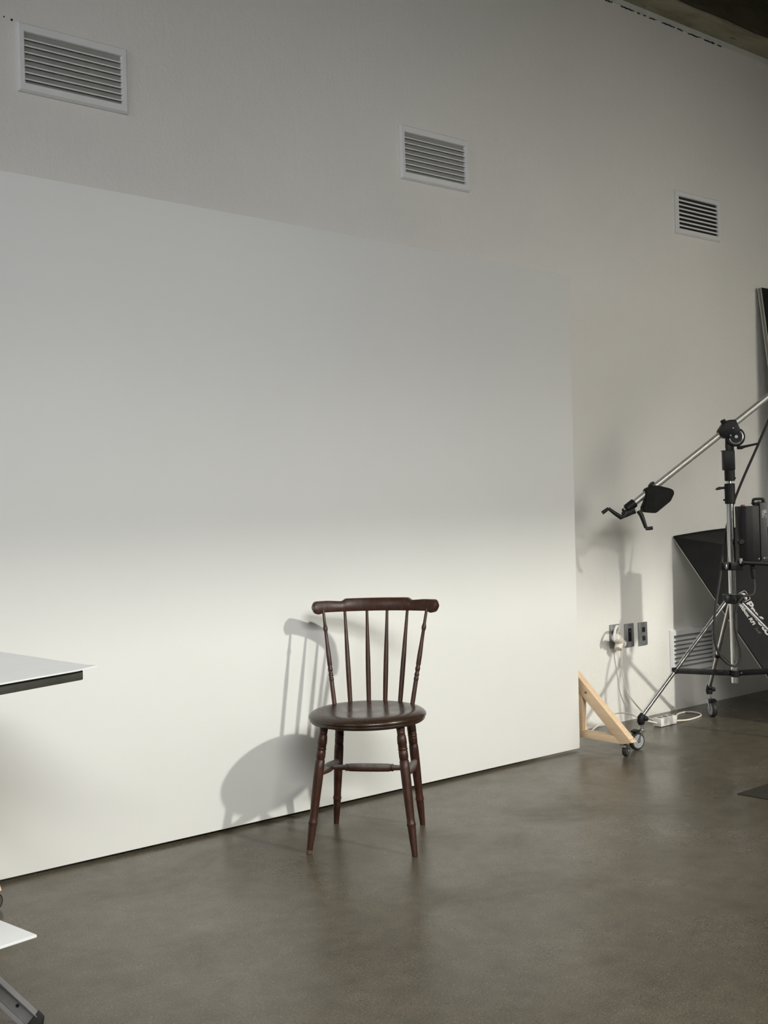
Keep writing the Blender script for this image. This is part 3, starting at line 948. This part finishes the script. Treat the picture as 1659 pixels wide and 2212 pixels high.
# ------------------------------------------------------------------ softbox leaning on the wall
TL, BL = Vector((5.0, 3.772, .961)), Vector((5.0, 3.022, .002))
TR, BR = TL + Vector((1.2, 0, 0)), BL + Vector((1.2, 0, 0))
nrm = Vector((0, -.788, .615))
cen = (TL + BL + TR + BR) / 4
ap = cen + nrm * .42
sb = thing('softbox', 'big black softbox with white lettering leaning face-down against the wall', 'softbox', (0, 0, 0))


def fabric(a, c, bulge, apx0, apx1, rows=8, cols=16, sag=.03):
    """one fabric side of the pyramid from rim edge a-c to the small ring edge apx0-apx1"""
    b = NB()
    grid = []
    nn = (c - a).cross(apx0 - a).normalized()
    for j in range(rows + 1):
        t = j / rows
        row = []
        for i in range(cols + 1):
            s = i / cols
            p = a.lerp(c, s).lerp(apx0.lerp(apx1, s), t)
            p = p + nn * (sag * math.sin(PI * t) * math.sin(PI * s) * -1) + bulge * (math.sin(PI * s) * (1 - t))
            row.append(b.verts.new(p))
        grid.append(row)
    for j in range(rows):
        for i in range(cols):
            b.faces.new((grid[j][i], grid[j][i + 1], grid[j + 1][i + 1], grid[j + 1][i]))
    r = bmesh.ops.extrude_face_region(b, geom=list(b.faces))
    off = (cen - ap).normalized() * .003
    bmesh.ops.translate(b, vec=off, verts=[v for v in r['geom'] if isinstance(v, bmesh.types.BMVert)])
    return b


k = .09
e_dn = (BL - TL).normalized()
A_tl, A_bl, A_tr, A_br = ap + Vector((-k, 0, 0)) - e_dn * k, ap + Vector((-k, 0, 0)) + e_dn * k, ap + Vector((k, 0, 0)) - e_dn * k, ap + Vector((k, 0, 0)) + e_dn * k
Z0 = Vector((0, 0, 0))
left = obj('fabric_side', fabric(TL, BL, Z0, A_tl, A_bl, sag=.0), M_fabric, sb)
obj('fabric_side', fabric(TR, TL, Vector((0, 0, .028)), A_tr, A_tl), M_fabric, sb)
obj('fabric_side', fabric(BR, TR, Z0, A_br, A_tr), M_fabric, sb)
obj('fabric_side', fabric(BL, BR, Z0, A_bl, A_br), M_fabric, sb)
b = NB()
prism(b, [TL + nrm * -.012, TR + nrm * -.012, BR + nrm * -.012, BL + nrm * -.012][::-1], nrm * .004)
obj('front_diffuser', b, M_diff, sb, smooth=False)
b = NB()
for p, q in ((TL, BL), (BL, BR), (BR, TR)): tube(b, [p, q], .0065, 8)
tube(b, [TL.lerp(TR, s) + Vector((0, 0, .028 * math.sin(PI * s))) for s in [i / 16 for i in range(17)]], .0065, 8)
obj('rim_piping', b, M_fabric, sb)
b = NB(); cyl(b, ap - nrm * .02, ap + nrm * .05, .11, 32, .005)
obj('mounting_ring', b, M_blackm, sb)
# lettering on the left side, in that side's own plane
pnl = (BL - TL).cross(A_tl - TL).normalized()
if pnl.x > 0: pnl = -pnl
e1 = e_dn
e2 = pnl.cross(e1)
Mp = Matrix((e1, e2, pnl)).transposed().to_4x4()
Mp.translation = TL + pnl * .0012


def at(s, t, dz=0): return Mp @ Matrix.Translation((s, t, dz))


text('Profoto', .0515, at(.514, .1165), M_print, left, 'brand_lettering', .0018, xs=1.30)
text('Softbox RFi', .0258, at(.485, .0845), M_print, left, 'model_lettering', .0009, xs=1.27)
text("3x4'", .0235, at(.655, .082), M_printd, left, 'size_lettering', .0005, xs=1.05)
b = NB()


def loop(pts, w):
    """closed outline of width w from flat points, as real thin geometry"""
    n = len(pts)
    c = Vector((sum(p[0] for p in pts) / n, sum(p[1] for p in pts) / n))
    o, i_ = [], []
    for p in pts:
        v = Vector(p); d = (v - c).normalized()
        o.append(b.verts.new((v.x + d.x * w / 2, v.y + d.y * w / 2, .0004))); i_.append(b.verts.new((v.x - d.x * w / 2, v.y - d.y * w / 2, .0004)))
    for q in range(n): b.faces.new((o[q], o[(q + 1) % n], i_[(q + 1) % n], i_[q]))


rr = []
s0, s1, t0, t1, rad = .450, .506, .114, .158, .009
for (cs, ct, a0) in ((s1 - rad, t1 - rad, 0), (s0 + rad, t1 - rad, 90), (s0 + rad, t0 + rad, 180), (s1 - rad, t0 + rad, 270)):
    for q in range(5):
        a = math.radians(a0 + 22.5 * q)
        rr.append((cs + rad * math.cos(a), ct + rad * math.sin(a)))
loop(rr, .0028)
# top swoosh and the drop below it
b.faces.new([b.verts.new((s, t, .0004)) for s, t in ((.4565, .1265), (.456, .131), (.4565, .138), (.460, .144), (.466, .148), (.4745, .149), (.4735, .143), (.470, .136), (.464, .1295))])
b.faces.new([b.verts.new((s, t, .0004)) for s, t in ((.478, .1275), (.482, .137), (.488, .146), (.494, .144), (.499, .139), (.5005, .132), (.499, .1285), (.489, .1270))])
bmesh.ops.transform(b, matrix=Mp, verts=b.verts)
obj('emblem', b, M_print, left, smooth=False)

# ------------------------------------------------------------------ black foam board leaning on the wall, right edge
bo = thing('leaning_board', 'tall black-faced foam board with pale edge leaning on the wall, far right', 'board', (0, 0, 0))
tp, dn = Vector((5.88, 3.770, 2.432)), Vector((0, -.1117, -.9937)).normalized()
L = (2.432 - 1.01) / -dn.z
nb = Vector((0, -.9937, .1117)).normalized()
W_ = 1.2
def board_layer(name, d0, d1, m, ex=0.0):
    b = NB()
    a = tp + nb * d0 + Vector((-ex, 0, 0)); c = tp + dn * L + nb * d0 + Vector((-ex, 0, 0))
    zc = c.z
    prism(b, [a, c, c + Vector((W_, 0, 0)), a + Vector((W_, 0, 0))], nb * (d1 - d0))
    return obj(name, b, m, bo, smooth=False)
board_layer('back_skin', .0, .006, M_skin, .001)
board_layer('foam_core', .006, .021, M_foam)
board_layer('front_skin', .021, .026, M_skin, .001)
board_layer('black_face', .026, .028, M_blackboard, -.001)

# thin dark flat sheet on the floor at the right edge
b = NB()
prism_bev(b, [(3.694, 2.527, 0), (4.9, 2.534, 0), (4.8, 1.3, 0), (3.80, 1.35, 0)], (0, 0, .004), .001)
tag(obj('floor_sheet', b, M_dsheet), 'corner of a thin dark flat sheet lying on the concrete floor, right edge', 'mat')

# ------------------------------------------------------------------ wall plates, plug, extension lead
GP = 'steel wall plates beside the panel'
def plate(x0, z0, label, kind):
    w, h, d = .070, .124, .010
    t = thing('wall_plate', label, 'wall plate', (x0, WY, z0), 0, GP)
    b = NB(); bx(b, (w / 2, -d / 2, h / 2), (w, d, h), None, .0015)
    obj('plate', b, M_plate, t)
    if kind == 'socket':
        b = NB(); cyl(b, (w / 2, -d - .0008, .075), (w / 2, -d + .002, .075), .026, 26)
        obj('socket_recess', b, M_dark, t)
    elif kind == 'switch':
        b = NB(); bx(b, (w / 2, -d, .064), (.025, .004, .070), None, .001)
        s = obj('rocker', b, M_black, t)
        b = NB(); cyl(b, (w / 2 - .001, -d - .0035, .084), (w / 2 - .001, -d, .084), .0038, 12)
        obj('indicator', b, M_steel, s)
    else:
        for z in (.038, .084):
            b = NB(); bx(b, (w / 2 + .002, -d, z), (.025, .003, .026), None, .0008)
            obj('port', b, M_dark, t)
        for (u, z) in ((.009, .012), (.061, .012)):
            b = NB(); cyl(b, (u, -d - .001, z), (u, -d + .001, z), .002, 8)
            obj('plate_screw', b, M_steel, t)
    return t
plate(4.441, .396, 'steel socket plate with the cream plug in it, nearest the panel', 'socket')
plate(4.560, .390, 'steel plate with a tall black rocker switch, middle of the three', 'switch')
plate(4.673, .388, 'steel plate with two square black ports, right of the switch', 'port')

pl = thing('plug_adapter', 'cream round plug adapter with a white pull loop and thin cord in the socket', 'plug', (0, 0, 0))
b = NB()
cyl(b, (4.398, 3.708, .464), (4.500, 3.742, .416), .0215, 26, .007)
cyl(b, (4.466, 3.732, .440), (4.436, 3.722, .398), .0215, 24, .003)
cyl(b, (4.462, 3.735, .448), (4.476, 3.775, .470), .017, 20, .002)
obj('adapter_body', b, M_cream, pl)
b = NB(); cyl(b, (4.392, 3.705, .467), (4.399, 3.708, .4635), .0165, 22, .002)
obj('plug_face', b, M_white, pl)
b = NB(); tube(b, catmull([(4.380, 3.700, .452), (4.378, 3.700, .470), (4.389, 3.702, .492), (4.402, 3.706, .510), (4.418, 3.712, .519), (4.440, 3.722, .516), (4.455, 3.730, .502), (4.462, 3.742, .484), (4.470, 3.76, .474)], 6), .0068, 10)
obj('pull_loop', b, M_white, pl)
ST = thing('extension_block', 'white multi-socket extension block with its lead looped on the floor', 'power strip', (0, 0, 0))
b = NB()
c0, c1, c2 = Vector((4.532, 3.540, 0)), Vector((4.666, 3.543, 0)), Vector((4.540, 3.592, 0))
ctr = (c1 + c2) / 2
bx(b, ctr + Vector((0, 0, .0235)), ((c1 - c0).length, (c2 - c0).length, .043), Matrix.Rotation(.02, 3, 'Z'), .004)
body = obj('block', b, M_white, ST)
for i in range(3):
    b = NB(); c = ctr + Vector((-.042 + .042 * i, 0, .0452)); cyl(b, c - Vector((0, 0, .003)), c + Vector((0, 0, .0004)), .0125, 18)
    obj('outlet', b, M_grey, body)
b = NB(); tube(b, catmull([(4.664, 3.566, .02), (4.74, 3.60, .008), (4.83, 3.665, .005), (4.885, 3.690, .005), (4.94, 3.690, .005), (4.968, 3.665, .005), (4.96, 3.615, .005), (4.925, 3.575, .005), (4.85, 3.553, .005), (4.76, 3.548, .006), (4.664, 3.552, .015)], 6), .0046, 8)
obj('cord', b, M_cream, ST)
b = NB(); tube(b, catmull([(4.536, 3.566, .02), (4.46, 3.60, .045), (4.40, 3.62, .076), (4.345, 3.63, .090), (4.29, 3.64, .089), (4.23, 3.66, .06), (4.15, 3.69, .012), (4.05, 3.70, .005), (3.96, 3.68, .005)], 6), .0038, 8)
obj('cord', b, M_cream, ST)
b = NB(); tube(b, catmull([(4.474, 3.735, .412), (4.480, 3.738, .375), (4.487, 3.745, .330), (4.498, 3.75, .265), (4.513, 3.745, .19), (4.545, 3.735, .125), (4.595, 3.715, .06), (4.64, 3.69, .012), (4.68, 3.66, .0045), (4.70, 3.64, .0045)], 6), .0042, 8)
obj('cord', b, M_cream, pl)

# ------------------------------------------------------------------ table at the left edge
tb = thing('side_table', 'dark-edged table on a grey tripod base at the left edge', 'table', (0, 0, 0))
tip = Vector((1.061, 2.489, .80))
eb, ef = Vector((-.061, .511, 0)).normalized(), Vector((-.262, -.087, 0)).normalized()
b = NB()
q0 = tip + ef * .036 + eb * .012; q0.z = .7725
prism_bev(b, [q0, q0 + ef * .85, q0 + ef * .85 + eb * .55, q0 + eb * .55], (0, 0, .0235), .003)
obj('table_top', b, M_edge, tb)
hubp = Vector((.40, 2.80, .60))
b = NB(); cyl(b, (hubp.x, hubp.y, .09), (hubp.x, hubp.y, .775), .02, 20)
obj('post', b, M_steel, tb)
b = NB(); bx(b, (hubp.x, hubp.y, .60), (.07, .07, .06), None, .006)
obj('leg_hub', b, M_blackm, tb)


def channel_leg(foot):
    foot = Vector(foot)
    d = (hubp - foot).normalized()
    hz = Vector((d.x, d.y, 0)).normalized()
    sd = Vector((hz.y, -hz.x, 0))
    if sd.dot(fwd) > 0: sd = -sd            # side turned to the camera
    u = sd.cross(d)
    if u.z < 0: u = -u
    Lr = (hubp - foot).length
    st = foot + d * .022
    b = NB()
    W2, T = .0205, .0018
    # U channel: web facing the camera recessed between two flanges
    prof = [(-W2, .011), (-W2 + T, .011), (-W2 + T, -.008), (W2 - T, -.008), (W2 - T, .011), (W2, .011), (W2, -.011), (-W2, -.011)]
    pts = [st + u * a + sd * c for a, c in prof]
    prism(b, pts, d * (Lr - .05))
    lg = obj('leg', b, M_steel, tb, smooth=False)
    b = NB()
    tipf = foot + Vector((0, 0, .0))
    prism_bev(b, [st + u * .0235 + sd * -.014 + d * .006, st - u * .0235 + sd * -.014 + d * .002, st - u * .012 - d * .020 + sd * -.014, st + u * .006 - d * .026 + sd * -.014, st + u * .022 - d * .014 + sd * -.014], sd * .024, .002)
    obj('foot', b, M_rubber, lg)
    for t, r, m in ((.070, .0042, M_dark), (.196, .0115, M_steel)):
        b = NB(); c = foot + d * t
        cyl(b, c - sd * .0085, c - sd * (-.0095 if m is M_dark else -.0125) + sd * (-.016 if m is M_dark else 0), r, 18)
        obj('rivet', b, m, lg)
    return lg


M_leg = grain(mat('grey_leg_metal', (0.25, 0.25, 0.26), 0.45, 0.3), (0.23, 0.23, 0.235), (0.28, 0.28, 0.29), 30)
for ft in ((.881, 2.457, .0), (.10, 2.33, 0), (.22, 3.32, 0)):
    channel_leg(ft).data.materials[0] = M_leg

ws = thing('white_sheet', 'thin white card sheet lying on the table, its corner overhanging', 'sheet', (0, 0, 0))
b = NB()
NX, NY = 14, 10
grid = []
for j in range(NY + 1):
    row = []
    for i in range(NX + 1):
        p = tip + ef * (.85 * i / NX) + eb * (.56 * j / NY)
        z = .7972 + .0006 * math.sin(i * .9 + j * .4) * (i > 0) * (j > 0)
        if i == 0 and j == 0: z += .003
        row.append(b.verts.new((p.x, p.y, z)))
    grid.append(row)
for j in range(NY):
    for i in range(NX): b.faces.new((grid[j][i], grid[j][i + 1], grid[j + 1][i + 1], grid[j + 1][i]))
r = bmesh.ops.extrude_face_region(b, geom=list(b.faces))
bmesh.ops.translate(b, vec=(0, 0, .0035), verts=[v for v in r['geom'] if isinstance(v, bmesh.types.BMVert)])
obj('sheet', b, M_paper, ws, sharp=60)

lb = thing('white_board', 'white foam board resting low under the table at the left edge', 'board', (0, 0, 0))
tip2 = Vector((.889, 2.475, .1945))
tip2 = Vector((.753, 2.096, .3445))
f2, g2 = Vector((-.088, -.012, 0)).normalized(), Vector((-.033, .152, 0)).normalized()
b = NB()
prism_bev(b, [tip2, tip2 + f2 * .62, tip2 + f2 * .62 + g2 * .30, tip2 + g2 * .30], (0, 0, .0055), .0008)
obj('board', b, M_paper, lb)

bxs = thing('wooden_box', 'low plywood box under the white foam board, left edge', 'box', (.30, 2.22, 0))
b = NB()
for z in (.006, .338): bx(b, (0, 0, z), (.34, .24, .012))
for y in (-.114, .114): bx(b, (0, y, .172), (.34, .012, .32))
for x in (-.164, .164): bx(b, (x, 0, .172), (.012, .216, .32))
obj('box_shell', b, M_pine, bxs, smooth=False)
